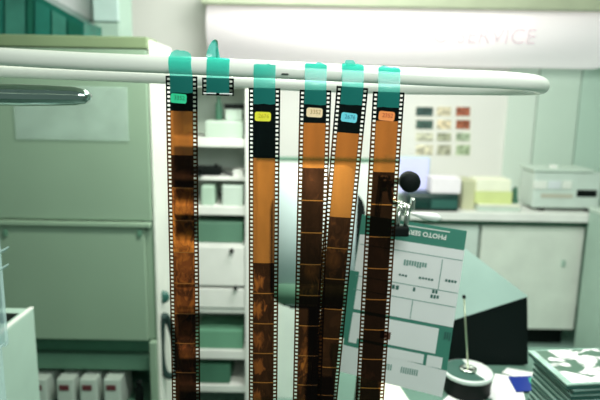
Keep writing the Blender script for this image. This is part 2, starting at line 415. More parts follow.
def knob(px,py,parent,Y,r=.009):
    a=at(px,py,Y); bm=lathe(bmesh.new(),[(r*.6,-.001),(r*.6,.006),(r,.010),(r,.018),(r*.6,.022)],(a.x,Y,a.z),14,'Y'); return obj('knob',bm,black,parent,True)
for (y0,y1,kx,ky) in ((246,285,232,250),(288,307,236,287)):
    z1=at(210,y0,Ys).z; z0=at(210,y1,Ys).z
    d=obj('drawer',B((Xa+.002,Ys-.008,z0),(Xb-.021,Ys+.2,z1),.003),white,su)
    knob(kx,ky,d,Ys-.008).matrix_parent_inverse=Matrix.Identity(4)
def shelf_z(py): return at(210,py,Ys).z
def sbox(name,x0,y0,x1,ys,m,label,cat,d=.16,dy=.01,bev=.006,h=None):
    r=pbox(x0,y0,x1,ys,Ys+dy,d); z=shelf_z(ys)
    a=(r[0][0],Ys+dy,z+.0005); b=(r[1][0],Ys+dy+d,r[1][2])
    return tag(obj(name,B(a,b,bev),m,None,loc=((a[0]+b[0])/2,Ys+dy+d/2,z)),label,cat)
sbox('carton',205,121,243,138,mat('carton_grey_green',(.50,.62,.52),.6),'pale grey-green carton on the upper shelf behind the films','carton')
sbox('carton',222,186,243,206,pgreen3,'small pale carton on the shelf above the dark green compartment','carton')
sbox('film_can',201,186,214,206,mat('can_green',(.42,.58,.46),.5),'pale green square can on the shelf just right of the first film strip','can',d=.1)
sbox('storage_box',196,222,243,243.5,mgreen,'dark green storage box on the shelf above the white drawers','box')
sbox('storage_box',196,330,243,350,mat('box_green2',(.14,.34,.22),.5),'green storage box on the lower shelf behind the films','box')
sbox('storage_box',196,365,230,385,dgreen,'dark green box on the lowest visible shelf behind the films','box')
# shelf carrying storage_box (bottom of dark green compartment)
obj('shelf',B((Xa+.001,Ys,shelf_z(246)+.001),(Xb-.019,Ys+Dp-.021,shelf_z(243.6)),.001),white,su)
# mid shelf (with dark camera body on it) and scatter of small things
obj('shelf',B((Xa+.001,Ys+.02,shelf_z(181)),(Xb-.019,Ys+Dp-.021,shelf_z(177)),.002),white,su)
z=shelf_z(177)
# old camera: body, lens, knobs
cx=at(203,170,Ys+.02).x
cm=empty('camera',(cx,Ys+.06,z),'dark camera with short lens lying on shelf behind the first film strip','camera')
x0=at(190,170,Ys).x; x1=at(219,170,Ys).x
obj('camera_body',B((x0,Ys+.03,z+.0005),(x1,Ys+.09,z+.036),.008),black,cm)
obj('lens',lathe(bmesh.new(),[(.016,0),(.016,.03),(.013,.034),(.013,.03)],(x0+.035,Ys+.03,z+.018),20,'Y'),black,cm,True)
obj('shutter_dial',lathe(bmesh.new(),[(.007,0),(.007,.008),(.005,.009)],(x1-.02,Ys+.06,z+.036),14),black,cm,True)
obj('strap',tube(bmesh.new(),catmull([Vector((x1-.004,Ys+.05,z+.022)),Vector((x1+.02,Ys+.03,z+.014)),Vector((x1+.045,Ys+.03,z+.008)),Vector((x1+.06,Ys+.05,z+.006))],5,False),.005,8),black,cm,True)
sbox('white_box',233,170,243,177,white,'small white box beside the dark camera on the shelf','box',dy=.03,d=.1,bev=.002)
# stapler-like dark bar on the upper shelf carton
r=pbox(224,104,243,109,Ys+.05,.06); zc=at(224,121,Ys+.01).z
o=empty('label_printer',((r[0][0]+r[1][0])/2,Ys+.08,zc),'dark handheld label printer on a pale stand, upper shelf behind the yellow-stickered film','printer')
obj('stand',B((r[0][0]+.005,Ys+.055,zc+.0005),(r[1][0]-.005,Ys+.105,r[0][2]),.003),pgreen3,o)
obj('print_head',B((r[0][0],Ys+.05,r[0][2]),(r[1][0],Ys+.11,r[1][2]),.004),black,o)
r=pbox(214,96,222,121,Ys+.05,.03)
tag(obj('green_bottle',lathe(bmesh.new(),[(.013,0),(.015,.004),(.015,r[1][2]-zc-.035),(.007,r[1][2]-zc-.02),(.007,r[1][2]-zc)],((r[0][0]+r[1][0])/2,Ys+.07,zc+.0005),18),dgreen,None,True,loc=((r[0][0]+r[1][0])/2,Ys+.07,zc)),'dark green bottle on the pale carton behind the films','bottle')

# white wall column left of shelf + hook with hanging strap
Yh=1.66
hk=empty('hanging_strap',at(163,297,Yh),'dark looped strap with round handle hanging on a hook left of the first film strip','strap')
a=at(163,297,Yh)
obj('round_handle',lathe(bmesh.new(),[(.012,-.01),(.019,-.006),(.021,0),(.019,.006),(.012,.01)],a,18,'Y'),mat('dark_teal_plastic',(.02,.10,.08),.4),hk,True)
obj('hook_arm',tube(bmesh.new(),catmull([at(163,297,Yh),at(160,308,Yh),at(157,318,Yh),at(155,321,Yh),at(154.5,320,Yh)],6,False),.005,8),steel,hk,True)
obj('loop',tube(bmesh.new(),catmull([at(163,318,Yh-.02),at(161,345,Yh-.02),at(163,368,Yh-.02),at(169,376,Yh-.01),at(176,370,Yh+.01),at(174,340,Yh+.01),at(168,320,Yh)],6),.011,10,closed=True,flat=1.0),mat('strap_dark',(.006,.03,.025),.7),hk,True)

# partition between shelving and desk: pale column
r=pbox(252,140,296,470,2.9,.1)

q0=at(252,157,2.45); q1=at(400,157,2.45)
pt_=empty('low_partition',((q0.x+q1.x)/2,2.45,0),'pale green low partition with thin dark cap behind the middle film strips','partition')
obj('panel',B((q0.x+.02,2.45,0),(q1.x,2.49,q0.z-.012),.002),mat('partition_pale',(.70,.79,.72),.5),pt_)
obj('cap',B((q0.x+.02,2.445,q0.z-.0115),(q1.x,2.495,q0.z),.002),mgreen,pt_)
# pale equipment housing with dark rim (behind strips 3-5)
Yq=1.5
def rbox(x0,y0,x1,y1,Y,d,rad,bev):
    A,Bq=pbox(x0,y0,x1,y1,Y,d); X0,X1,Z0,Z1=A[0],Bq[0],A[2],Bq[2]
    bm=bmesh.new(); pts=[]
    for cx_,cz_,a0 in ((X1-rad,Z1-rad,0),(X0+rad,Z1-rad,90),(X0+rad,Z0+rad,180),(X1-rad,Z0+rad,270)):
        for k in range(7):
            t=math.radians(a0+15*k); pts.append((cx_+rad*math.cos(t),cz_+rad*math.sin(t)))
    f=[bm.verts.new((x,Y,z)) for x,z in pts]; g=[bm.verts.new((x,Y+d,z)) for x,z in pts]
    bm.faces.new(f); bm.faces.new(g)
    n=len(f)
    for i in range(n): bm.faces.new((f[i],f[(i+1)%n],g[(i+1)%n],g[i]))
    if bev:
        es=[e for e in bm.edges if e.verts[0] in f and e.verts[1] in f]
        bmesh.ops.bevel(bm,geom=es,offset=bev,segments=3,affect='EDGES')
    return bm
zd=at(310,306,Yq).z
eq=empty('office_chair',(at(315,306,Yq).x,Yq+.06,0),'pale blue-grey shell chair back with black curved rim, behind the middle film strips','chair')
obj('back_shell',rbox(273,166,356,306,Yq,.03,.04,.010),mat('shell_blue_grey',(.62,.74,.75),.35),eq,True)
obj('back_rim',rbox(270,190,364,309,Yq+.031,.04,.06,.012),black,eq,True)
obj('lower_band',rbox(274,285,354,305,Yq-.006,.008,.02,.003),mgreen,eq,True)
a=at(315,300,Yq)
obj('column',tube(bmesh.new(),[(a.x,Yq+.09,a.z+.05),(a.x,Yq+.10,.46)],.018,12),black,eq,True)
obj('seat',B((a.x-.02,Yq+.05,.38),(a.x+.24,Yq+.36,.44),.03),black,eq,True)
obj('gas_column',tube(bmesh.new(),[(a.x,Yq+.2,.42),(a.x,Yq+.2,.08)],.022,12),steel,eq,True)
for k in range(5):
    t=2*PI*k/5+.3
    obj('foot',tube(bmesh.new(),[(a.x,Yq+.2,.09),(a.x+.2*math.cos(t),Yq+.2+.2*math.sin(t),.012)],[.018,.011],8),black,eq,True)

# ------------------------------------------------------------ back counter and machines (right)
Yk=3.0
zc=at(530,213,Yk).z
xk0=at(402,220,Yk).x; xk1=2.62
ct=empty('counter_top',((xk0+xk1)/2,Yk,0),'long white counter top along the back wall carrying the machines','counter')
obj('worktop',B((xk0,Yk-.02,zc-.045),(xk1,YW-.022,zc),.004),white,ct)
obj('under_rail',B((xk0,Yk+.03,zc-.075),(xk1,Yk+.05,zc-.0455)),dgreen,ct)
obj('side_panel',B((xk0,Yk,0),(xk0+.03,YW-.03,zc-.046)),pgreen2,ct)
# cabinet below
r=pbox(480,226,582,331,Yk,.4); zbt=r[0][2]
cb=empty('base_cabinet',((r[0][0]+r[1][0])/2,Yk,0),'white base cabinet with small recessed latch under the back counter','cabinet')
obj('carcass',B((r[0][0],Yk+.05,zbt),(r[1][0],YW-.04,zc-.08)),pgreen3,cb)
dr=obj('door',B((r[0][0],Yk+.028,zbt),(r[1][0],Yk+.0495,zc-.085),.005),mat('door_white',(.70,.76,.68),.45),cb)
a=at(563,263,Yk+.028); h=obj('latch',B((a.x-.012,Yk+.02,a.z-.018),(a.x+.012,Yk+.0278,a.z+.018),.003),pgreen2,dr)
obj('kick_plate',B((r[0][0]+.02,Yk+.12,0),(r[1][0]-.02,Yk+.14,zbt)),black,cb)
r=pbox(410,226,477,331,Yk,.4)
c2=empty('base_cabinet',((r[0][0]+r[1][0])/2,Yk,0),'pale grey-green base cabinet behind the hanging form, left of the white cabinet','cabinet')
obj('carcass',B((r[0][0],Yk+.05,zbt),(r[1][0],YW-.04,zc-.08)),pgreen3,c2)
obj('door',B((r[0][0],Yk+.028,zbt),(r[1][0],Yk+.0495,zc-.085),.005),mat('door_pale',(.58,.68,.62),.45),c2)
obj('kick_plate',B((r[0][0]+.02,Yk+.12,0),(r[1][0]-.02,Yk+.14,zbt)),black,c2)
# near right cabinet
Yn=2.72
x0=at(584,270,2.95).x; zt_=at(590,209,2.9).z
nc=empty('side_cabinet',(x0+.2,Yn+.12,0),'tall pale green cabinet cut off by the right edge','cabinet')
obj('carcass',B((x0,Yn+.022,0),(x0+.45,2.965,zt_-.02),.003),pgreen2,nc)
obj('door',B((x0+.003,Yn,.02),(x0+.447,Yn+.021,zt_-.025),.004),pgreen2,nc)
obj('top_board',B((x0-.006,Yn-.01,zt_-.0195),(x0+.46,2.968,zt_),.004),pgreen3,nc)
# printer / film scanner
Yp=3.05
r=pbox(528,170,601,212,Yp,.34); X0,X1=r[0][0],r[1][0]; H=r[1][2]
pr=empty('desktop_printer',((X0+X1)/2,Yp+.17,zc),'pale grey-green desktop printing machine with dark output slot on the counter','printer')
X0+=.03
obj('housing',B((X0,Yp,zc+.02),(X1,Yp+.20,H-.012),.012),mat('printer_grey',(.56,.66,.60),.45),pr)
obj('lid',B((X0-.01,Yp-.008,H-.0115),(X1-.05,Yp+.20,H+.004),.005),pgreen3,pr)
obj('lid_hinge',B((X0+.10,Yp+.02,H+.0045),(X0+.13,Yp+.06,H+.022),.004),white,pr)
r2=pbox(577,190,597,197,Yp-.003,.01); obj('output_slot',B(r2[0],r2[1],.001),black,pr)
for q in ((534,181,547,189),(549,181,561,189),(563,181,572,189)):
    r2=pbox(*q,Yp-.006,.01); obj('button_block',B(r2[0],r2[1],.002),mat('btn_%d'%q[0],(.66,.72,.74) if q[0]==549 else (.74,.78,.72),.4),pr)
r2=pbox(541,194,573,198,Yp-.002,.004); obj('status_strip',B(r2[0],r2[1]),mat('strip_brown',(.48,.47,.38),.5),pr)
for px in (543,590):
    a=at(px,209,Yp); obj('foot',lathe(bmesh.new(),[(.018,0),(.018,.019),(.012,.02)],(a.x,Yp+.03,zc+.0005),14),black,pr,True)
a=at(598,180,Yp)
pf=empty('grey_box',(a.x+.06,Yp+.15,zc),'grey-green box with dark front beside the printer at the right edge','box')
obj('carton_body',B((X1+.012,Yp+.02,zc+.0005),(X1+.2,Yp+.3,H-.03),.006),pgreen2,pf)
obj('dark_front',B((X1+.02,Yp+.012,zc+.08),(X1+.19,Yp+.0197,H-.04),.002),dgreen,pf)
# tray + stacks
r=pbox(476,203,524,213,Yp,.3)
ty=empty('paper_tray',((r[0][0]+r[1][0])/2,Yp+.1,zc),'flat cream feeder tray on the counter under the yellow-edged paper','tray')
zt2=at(500,204,Yp).z
obj('tray_body',B((r[0][0],Yp-.03,zc+.0005),(r[1][0]-.03,Yp+.16,zt2-.012),.006),pgreen3,ty)
obj('tray_lid',B((r[0][0]+.004,Yp-.034,zt2-.0115),(r[1][0]-.034,Yp+.16,zt2),.004),mat('cream_plastic',(.76,.78,.66),.5),ty)
x0,x1=at(476,190,Yp).x,at(513,190,Yp).x
za,zb_,=at(495,192,Yp).z,at(495,180,Yp).z
tag(obj('paper_stack',B((x0,Yp,zt2+.0005),(x1,Yp+.15,za),.003),mat('yellow_paper',(.62,.70,.30),.7),None,loc=((x0+x1)/2,Yp+.1,zt2)),'yellow-green block of paper on the cream tray','paper')
tag(obj('paper_stack',B((x0+.004,Yp+.006,za+.0005),(x1-.01,Yp+.145,zb_),.004),mat('pale_yellow_paper',(.84,.86,.68),.7),None,loc=((x0+x1)/2,Yp+.1,za)),'pale cream ream of paper resting on the yellow-green block','paper')
r=pbox(462,181,476,213,Yp+.02,.2); tag(obj('carton',B((r[0][0],Yp+.02,zc+.0005),(r[1][0]-.004,Yp+.2,r[1][2]),.004),mat('olive_card',(.50,.52,.34),.7),None,loc=(r[0][0],Yp+.1,zc)),'olive cardboard carton left of the paper stacks on the counter','carton')
r=pbox(512.5,187,520,203,Yp+.02,.05); hp=empty('hole_punch',((r[0][0]+r[1][0])/2,Yp+.04,zt2),'small dark green hole punch beside the printer','punch')
obj('punch_base',B((r[0][0],Yp+.02,zt2+.0005),(r[1][0]-.004,Yp+.08,zt2+.02),.003),dgreen,hp)
obj('punch_lever',hexa([(r[0][0]+.006,Yp+.02,zt2+.02),(r[1][0]-.01,Yp+.02,zt2+.02),(r[1][0]-.01,Yp+.07,zt2+.02),(r[0][0]+.006,Yp+.07,zt2+.02)],[(r[0][0]+.01,Yp+.03,r[1][2]),(r[1][0]-.014,Yp+.03,r[1][2]),(r[1][0]-.014,Yp+.05,r[1][2]-.01),(r[0][0]+.01,Yp+.05,r[1][2]-.01)],.002),dgreen,hp)
# dark teal set (small television) on counter
r=pbox(408,195,461,219,2.95,.2); ZTV=r[1][2]
tv=empty('small_monitor',((r[0][0]+r[1][0])/2,3.05,zc),'dark teal low monitor with grey-green screen on the counter above the form','monitor')
obj('monitor_case',B((r[0][0],2.985,zc+.0005),(r[1][0],3.14,r[1][2]),.02),mat('tv_case',(.004,.03,.025),.4),tv,True)
r2=pbox(431,200,457,215,2.98,.004); obj('screen',B((r2[0][0],2.979,max(r2[0][2],zc+.02)),(r2[1][0],2.9845,r2[1][2]),.001),mat('tv_screen',(.03,.11,.09),.4),tv)
r2=pbox(411,201,428,212,2.98,.004); obj('control_panel',B((r2[0][0],2.979,max(r2[0][2],zc+.02)),(r2[1][0],2.9845,r2[1][2]),.001),mat('tv_panel',(.008,.04,.032),.3),tv)

r=pbox(431,178,461,195,3.0,.15); tag(obj('white_box',B((r[0][0],3.0,ZTV+.0005),(r[1][0],3.12,r[1][2]),.004),mat('pinkish_white',(.84,.80,.84),.6),None,loc=(r[0][0],3.05,ZTV)),'pinkish white box on top of the dark teal monitor','box')
# lavender screen
r=pbox(385,156,430,195,3.2,.05)
mo=empty('desktop_monitor',((r[0][0]+r[1][0])/2,3.22,zc),'computer monitor with glowing lavender screen at the back wall','monitor')
obj('bezel',B((r[0][0],3.2,r[0][2]),(r[1][0],3.24,r[1][2]),.008),mat('bezel_grey',(.52,.62,.62),.4),mo)
obj('screen',B((r[0][0]+.015,3.195,r[0][2]+.015),(r[1][0]-.012,3.1995,r[1][2]-.012)),mat('lavender_screen',(.36,.38,.60),.4,emit=.75,var=.05),mo)
xm=(r[0][0]+r[1][0])/2-.03
obj('neck',B((xm-.03,3.241,zc+.012),(xm+.03,3.27,r[0][2]+.06)),pgreen2,mo)
obj('stand_foot',B((xm-.09,3.255,zc+.0005),(xm+.09,3.4,zc+.0115),.003),pgreen2,mo)

# photo prints on the wall
cols=[(416,433),(437,451),(456,470)]; rows=[(107,116),(120,129),(133,141),(145,155)]
pc=[[(.035,.085,.075),(.78,.70,.50),(.36,.10,.05)],[(.05,.11,.09),(.80,.68,.46),(.38,.11,.05)],[(.66,.66,.50),(.44,.46,.32),(.42,.52,.36)],[(.74,.70,.52),(.46,.46,.34),(.40,.50,.32)]]
cn=[['dark green landscape','cream','red-brown portrait'],['dark green','tan cream','rust-red portrait'],['pale yellow-green','grey-olive','pale green patterned'],['light cream','olive grey','mottled green']]
rn=['top row','second row','third row','bottom row']
def print_mat(c,i):
    m=bpy.data.materials.new('print'); m.use_nodes=True; nt=m.node_tree; b=nt.nodes['Principled BSDF']
    tc=nt.nodes.new('ShaderNodeTexCoord'); mp=nt.nodes.new('ShaderNodeMapping'); mp.inputs['Location'].default_value=(i*3.1,0,i)
    nz=nt.nodes.new('ShaderNodeTexNoise'); nz.inputs['Scale'].default_value=2.5; cr=nt.nodes.new('ShaderNodeValToRGB')
    cr.color_ramp.elements[0].position=.42; cr.color_ramp.elements[1].position=.6
    cr.color_ramp.elements[0].color=tuple(x*.55 for x in c)+(1,); cr.color_ramp.elements[1].color=tuple(min(1,x*1.15+.01) for x in c)+(1,)
    nt.links.new(tc.outputs['Generated'],mp.inputs[0]); nt.links.new(mp.outputs[0],nz.inputs['Vector']); nt.links.new(nz.outputs['Fac'],cr.inputs[0]); nt.links.new(cr.outputs[0],b.inputs['Base Color'])
    b.inputs['Roughness'].default_value=.5; return m
for j,(y0,y1) in enumerate(rows):
    for i,(x0,x1) in enumerate(cols):
        r=pbox(x0,y0,x1,y1,YW-.004,.0038)
        c=Vector(((r[0][0]+r[1][0])/2,YW-.004,r[0][2]))
        e=empty('photo_print',c,'%s photo print on the back wall, %s, %s column'%(cn[j][i],rn[j],['left','middle','right'][i]),'photograph','photo prints on the back wall')
        obj('white_border',B((r[0][0]-.006,YW-.003,r[0][2]-.006),(r[1][0]+.006,YW-.0005,r[1][2]+.006)),mat('print_border',(.84,.83,.74),.5),e)
        obj('picture',B((r[0][0],YW-.0045,r[0][2]),(r[1][0],YW-.0031,r[1][2])),print_mat(pc[j][i],j*3+i),e)

# ------------------------------------------------------------ desk (right foreground)
ZD=CAMZ-.635
dm=mat('desk_top_green_grey',(.10,.19,.15),.4,var=.12)
dk=empty('desk',(.9,1.0,0),'dark grey-green work desk at lower right carrying cases and papers','desk')
obj('desk_top',B((.085,.42,ZD-.03),(1.7,1.37,ZD),.004),dm,dk)
for x,y in ((.12,.48),(1.66,.48),(.12,1.31),(1.66,1.31)):
    obj('leg',B((x-.025,y-.025,0),(x+.025,y+.025,ZD-.0305),.003),dgreen,dk)
obj('apron',B((.12,1.30,ZD-.13),(1.66,1.315,ZD-.0305)),dgreen,dk)

# dark console with reflected light painted on its sloping top
A=at(529,297,1.265); Bt=at(450,322,1.262); C=at(462,246,1.36); D=Vector((Bt.x+(C.x-A.x),Bt.y+(C.y-A.y),C.z))
D=Bt+(C-A)
def down(p,dx=0,dy=0): return Vector((p.x+dx,p.y+dy,ZD+.0005))
body=hexa([down(Bt,-.0,-.004),down(A,.016,-.004),down(C,.01,.0),down(D)],[Bt,A,C,D],.004)
mn=empty('computer_monitor',((Bt.x+C.x)/2,(Bt.y+C.y)/2,ZD),'black angular monitor housing with sheen painted on its sloping top, behind the spike stand','monitor')
obj('housing',body,mat('black_glossy',(.002,.006,.005),.7),mn)
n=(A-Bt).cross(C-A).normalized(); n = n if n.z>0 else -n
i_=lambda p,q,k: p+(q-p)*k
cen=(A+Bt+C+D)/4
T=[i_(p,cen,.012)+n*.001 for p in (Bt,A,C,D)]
obj('top_sheen_panel',hexa(T,[p+n*.003 for p in T]),mat('painted_sheen',(.22,.33,.29),.3,var=.08),mn)  # pale colour stands for light reflected off the dark top
# ------------------------------------------------------------ spike on round base
c=atz(468,370,ZD+.05); c.z=ZD
sp=empty('bill_spike',c,'metal paper spike on a round black base with white and dark top','spike')
R=.052
obj('base_drum',lathe(bmesh.new(),[(R*.92,0.0005),(R*.96,.004),(R*.96,.036),(R,.040)],c,40),black,sp,True)
obj('disc_top',lathe(bmesh.new(),[(R,.0405),(R*1.02,.043),(R*1.02,.048),(R*.99,.050)],c,48),mat('disc_white',(.74,.80,.76),.25),sp,True)
# dark sector on top of the disc
bm=bmesh.new(); v0=bm.verts.new(c+Vector((0.004,0,.0506)))
arc=[bm.verts.new(c+Vector((math.cos(t),math.sin(t),0))*R*.96+Vector((0,0,.0506))) for t in [math.radians(88+ (300-88)*k/24) for k in range(25)]]
for a_,b_ in zip(arc,arc[1:]): bm.faces.new((v0,a_,b_))
obj('dark_sector',bm,mat('disc_dark',(.02,.08,.06),.5),sp)
obj('hub_ring',lathe(bmesh.new(),[(.018,.0508),(.019,.054),(.016,.056),(.012,.0545),(.004,.054)],c,28),steel,sp,True)
top=at(464,297,c.y); 
obj('rod',tube(bmesh.new(),[c+Vector((0,0,.052)),Vector((top.x,c.y,top.z))],.0019,8),mat('brass_rod',(.55,.60,.42),.3,.8),sp,True)
obj('rod_tip',lathe(bmesh.new(),[(.001,-.004),(.0035,-.002),(.004,0),(.0035,.003),(.001,.005)],(top.x,c.y,top.z),12),black,sp,True)

# ------------------------------------------------------------ CD cases
hz=CAMZ-.45
Lc=atz(528,346,hz); Fc=atz(566,379,hz); ex=(Fc-Lc); ex.z=0
ey=Vector((-ex.y,ex.x,0)).normalized(); exn=ex.normalized()
if ey.x<0: ey=-ey
cen=Lc+exn*.0625+ey*.071
ang=math.atan2(ey.y,ey.x)   # long side along ey
cd_tray=mat('cd_tray_dark',(.03,.10,.08),.3); cd_lid=mat('cd_lid_clear',(.42,.62,.56),.1,alpha=.55,var=.05); cd_spine=mat('cd_spine_pale',(.34,.50,.43),.3,var=.2,scale=40)
def cd_insert():
    m=bpy.data.materials.new('cd_cover_print'); m.use_nodes=True; nt=m.node_tree; b=nt.nodes['Principled BSDF']
    tc=nt.nodes.new('ShaderNodeTexCoord'); nz=nt.nodes.new('ShaderNodeTexNoise'); nz.inputs['Scale'].default_value=2.2; nz.inputs['Distortion'].default_value=1.2; nz.inputs['Detail'].default_value=2
    cr=nt.nodes.new('ShaderNodeValToRGB'); cr.color_ramp.elements[0].position=.44; cr.color_ramp.elements[1].position=.50
    cr.color_ramp.elements[0].color=(.08,.15,.11,1); cr.color_ramp.elements[1].color=(.85,.82,.83,1)
    nt.links.new(tc.outputs['Generated'],nz.inputs['Vector']); nt.links.new(nz.outputs['Fac'],cr.inputs[0]); nt.links.new(cr.outputs[0],b.inputs['Base Color']); b.inputs['Roughness'].default_value=.3
    return m
ci=cd_insert()
def cd_case(z, off, rot, label, topmost=False):
    e=empty('cd_case',(cen.x+off[0],cen.y+off[1],z),label,'CD case','stacked CD cases')
    e.rotation_euler.z=ang+rot
    def loc(name,a,b,m,bev=.0006):
        me=bpy.data.meshes.new(name); bm=B(a,b,bev,1); bm.to_mesh(me); bm.free(); return link(name,me,m,e)
    loc('tray',(-.0705,-.0620,.0002),(.0705,.0620,.0045),cd_tray)
    loc('lid',(-.0712,-.0625,.0068),(.0712,.0625,.0098),cd_lid if not topmost else cd_spine)
    loc('spine_card',(-.0690,-.0605,.0046),(.0690,.0605,.0067),cd_spine)
    if topmost: loc('cover_print',(-.060,-.0590,.0099),(.0690,.0590,.0103),ci)
    return e
NC=17; hcase=.0104
names=['topmost clear CD case with white and dark printed cover on the stack','second CD case from the top of the stack, slid slightly right','third CD case from the top of the stack']
for k in range(NC):
    idx=NC-1-k
    z=ZD+.0005+k*hcase
    off=((random.uniform(-.002,.002)+(.0 if idx==0 else .012)),random.uniform(-.002,.002)+(-.0 if idx==0 else .002))
    rot=0 if idx==0 else random.uniform(-.03,.03)
    lab=names[idx] if idx<3 else 'clear CD case in the lower part of the tall stack at lower right'
    cd_case(z,off,rot,lab,idx==0)
# second neighbouring stack to the right
cen=cen+Vector((.135,-.055,0)); ang+=.12
for k in range(14):
    cd_case(ZD+.0005+k*hcase,(random.uniform(-.002,.002),random.uniform(-.002,.002)),random.uniform(-.02,.02),'clear CD case of the shorter stack at the right edge' if k<13 else 'top CD case of the shorter stack at the right edge')

# papers on the desk
def sheet(name,pts,z,m,label,cat='paper',th=.0012):
    P=[atz(x,y,z) for x,y in pts]; Q=[p+Vector((0,0,th)) for p in P]
    c=sum(P,Vector())/4
    return tag(obj(name,hexa(P,Q),m,None,loc=c),label,cat)
z=ZD+.0004
sheet('paper_sheet',[(488,398),(495,374),(520,378),(526,404)],z,paper,'white paper sheet on the desk right of the spike base')
sheet('paper_sheet',[(502,373),(507,368),(545,375),(545,386)],z+.0014,paper,'white paper sheet under the blue card, nearest the black monitor')
bc=sheet('blue_card',[(516,392),(508,377),(535,376),(540,391)],z+.003,mat('blue_card',(.01,.03,.22),.4),'small dark blue card lying on white papers beside the CD stack','card')
sheet('green_card',[(530,383),(528,378),(545,378),(546,390)],z+.0047,mat('green_card',(.05,.35,.22),.4),'small green card overlapping the blue card beside the CD stack','card')
sheet('paper_sheet',[(440,404),(450,394),(486,397),(484,410)],z,paper,'crumpled white paper in front of the spike base')
sheet('paper_sheet',[(494,404),(488,390),(512,396),(520,410)],z+.0016,paper,'lowest white paper sheet, between spike base and CD stack')
sheet('paper_sheet',[(380,402),(378,380),(398,384),(410,402)],z,mat('paper_cream',(.70,.76,.64),.7),'cream paper on the desk under the hanging form')

# ------------------------------------------------------------ clamp stand + hanging order form
KY=.35; EX0,EY0=.2,.86
def onform(px,py,off=0.0):
    v=ray(px,py); Yp_=EY0-off; t=(Yp_+KY*EX0)/(v.y+KY*v.x); return v*t+Vector((0,0,CAMZ))
fn=Vector((-KY,-1,0)).normalized()
def fquad(pts,off,th=.0004):
    P=[onform(x,y)+fn*off for x,y in pts]; Q=[p-fn*th for p in P]; return hexa(P,Q)
# skewed coordinates over the form: u to the right (0..1), v downwards (0..1)
TL,TR,BR,BL=(362,214.5),(467,231),(442,397),(339,371)
fo=empty('order_form',onform(405,300),'large green and white photo order envelope hanging upside down from a clip','envelope')
gm=mat('form_green',(.06,.26,.19),.5,var=.08); wm=mat('form_white',(.92,.92,.90),.6,var=.03); lm=mat('form_line',(.20,.36,.31),.6); im=mat('form_ink',(.04,.15,.12),.6)
obj('backing',fquad([TL,TR,(446,376),(342,352)],0,.0008),gm,fo)
obj('bottom_slip',fquad([(343,344.5),(447,371),(442,397),(338.5,371)],.0006),wm,fo)
def slope(x,y0): return y0+(x-385)*(.155+(y0-232)*.0004)
def area_(x0,x1,ya,yb,off=.001,m=None,name='print_box',lean=.15):
    # x is measured at row 232 and y at column 385 of the form; edges follow the form's own directions
    def pt(x,y): return (x-(y-232)*lean, slope(x-(y-232)*lean,y))
    return obj(name,fquad([pt(x0,ya),pt(x1,ya),pt(x1,yb),pt(x0,yb)],off),m or wm,fo)
area_(361,465.5,238,314.5,.0010,wm,'white_field')
area_(356,366,276,346,.0014,gm,'green_column')
area_(366,452,318,343.5,.0012,wm,'white_field')
area_(366,374,337,349,.0013,wm,'white_field')
area_(377,441.5,346.5,356,.0012,wm,'white_field')
area_(444.5,460,346,357,.0012,wm,'white_field')
for y in (247.5,280,294): area_(363,465,y,y+.7,.0016,lm,'ruled_line')
def vline(x,y0,y1): area_(x,x+.8,y0,y1,.0016,lm,'ruled_line')
vline(445,250,280); vline(422,294.5,314); vline(395,281,294)
for (x0,x1,y,h,st_) in ((408,430,256,6,2.6),(405,414,271,2.2,3),(425,439,270.5,2.4,3),(451,463,268.5,2.6,3),(400,408,283,4.5,4),(421,424,282,5.5,3),(440,446,281,3.5,3),(439,447,286,3.5,3),(458,463,320,9,2.4)):
    x=x0
    while x<x1:
        area_(x,x+st_*.72,y,y+h*(.7+.3*random.random()),.0018,lm if h==6 else im,'ink_mark'); x+=st_
for (x0,x1) in ((406,412),(421,438)):
    x=x0
    while x<x1: area_(x,x+1.3,363,369,.0012,lm,'ink_mark'); x+=2.2
# headline, upside down
O=onform(431,232.5)+fn*.0012
Xd=(onform(397,229.7)-onform(446.5,237.3)).normalized(); 
Yd=(onform(431,250)-onform(432.5,232)).normalized()
wd=(onform(397,229.7)-onform(446.5,237.3)).length
Oc=(onform(397,229.7)+onform(446.5,237.3))/2+fn*.0014
text_on('headline','PHOTO SERVICE',.0105,Oc,Xd,Yd,mat('headline_white',(.85,.88,.82),.5),fo,width=wd,bold=.00035)
obj('headline_rule',fquad([(396,223.2),(450,231.4),(450,232.5),(396,224.3)],.0012),mat('headline_white',(.85,.88,.82),.5),fo)
# brown corner photo stuck on form
area_(396,406,331,338.5,.0018,mat('brown_print',(.10,.035,.02),.5),'brown_mark')

# stand
sx=onform(372,395); Ys_=sx.y+.05
base=Vector((at(350,385,1.0).x,.93,ZD))
st=empty('clamp_stand',base,'metal clamp stand with round black knob holding the order form','stand')
obj('stand_base',lathe(bmesh.new(),[(.05,.0005),(.052,.006),(.045,.014),(.015,.022)],base,32),black,st,True)
ptop=at(388,176,.92)
obj('pole',tube(bmesh.new(),[base+Vector((0,0,.018)),Vector((ptop.x-.01,.925,ptop.z))],.005,12),steel,st,True)
obj('pole_joint',lathe(bmesh.new(),[(.004,-.014),(.010,-.012),(.011,0),(.010,.012),(.004,.014)],(ptop.x-.006,.92,ptop.z-.012),18),steel,st,True)
kc=at(410,182,.80)
obj('knob_rod',tube(bmesh.new(),[Vector((ptop.x-.006,.915,ptop.z-.012)),Vector((kc.x,kc.y+.02,kc.z))],.005,12),steel,st,True)
obj('knob',lathe(bmesh.new(),[(.010,-.014),(.0148,-.010),(.0152,.0),(.0145,.005),(.010,.008),(.003,.009)],kc,32,'Y'),black,st,True)
obj('lower_rod',tube(bmesh.new(),catmull([at(390,185,.89),at(393,200,.87),at(402,206,.85),at(404,214,.84)],5,False),.006,12),steel,st,True)
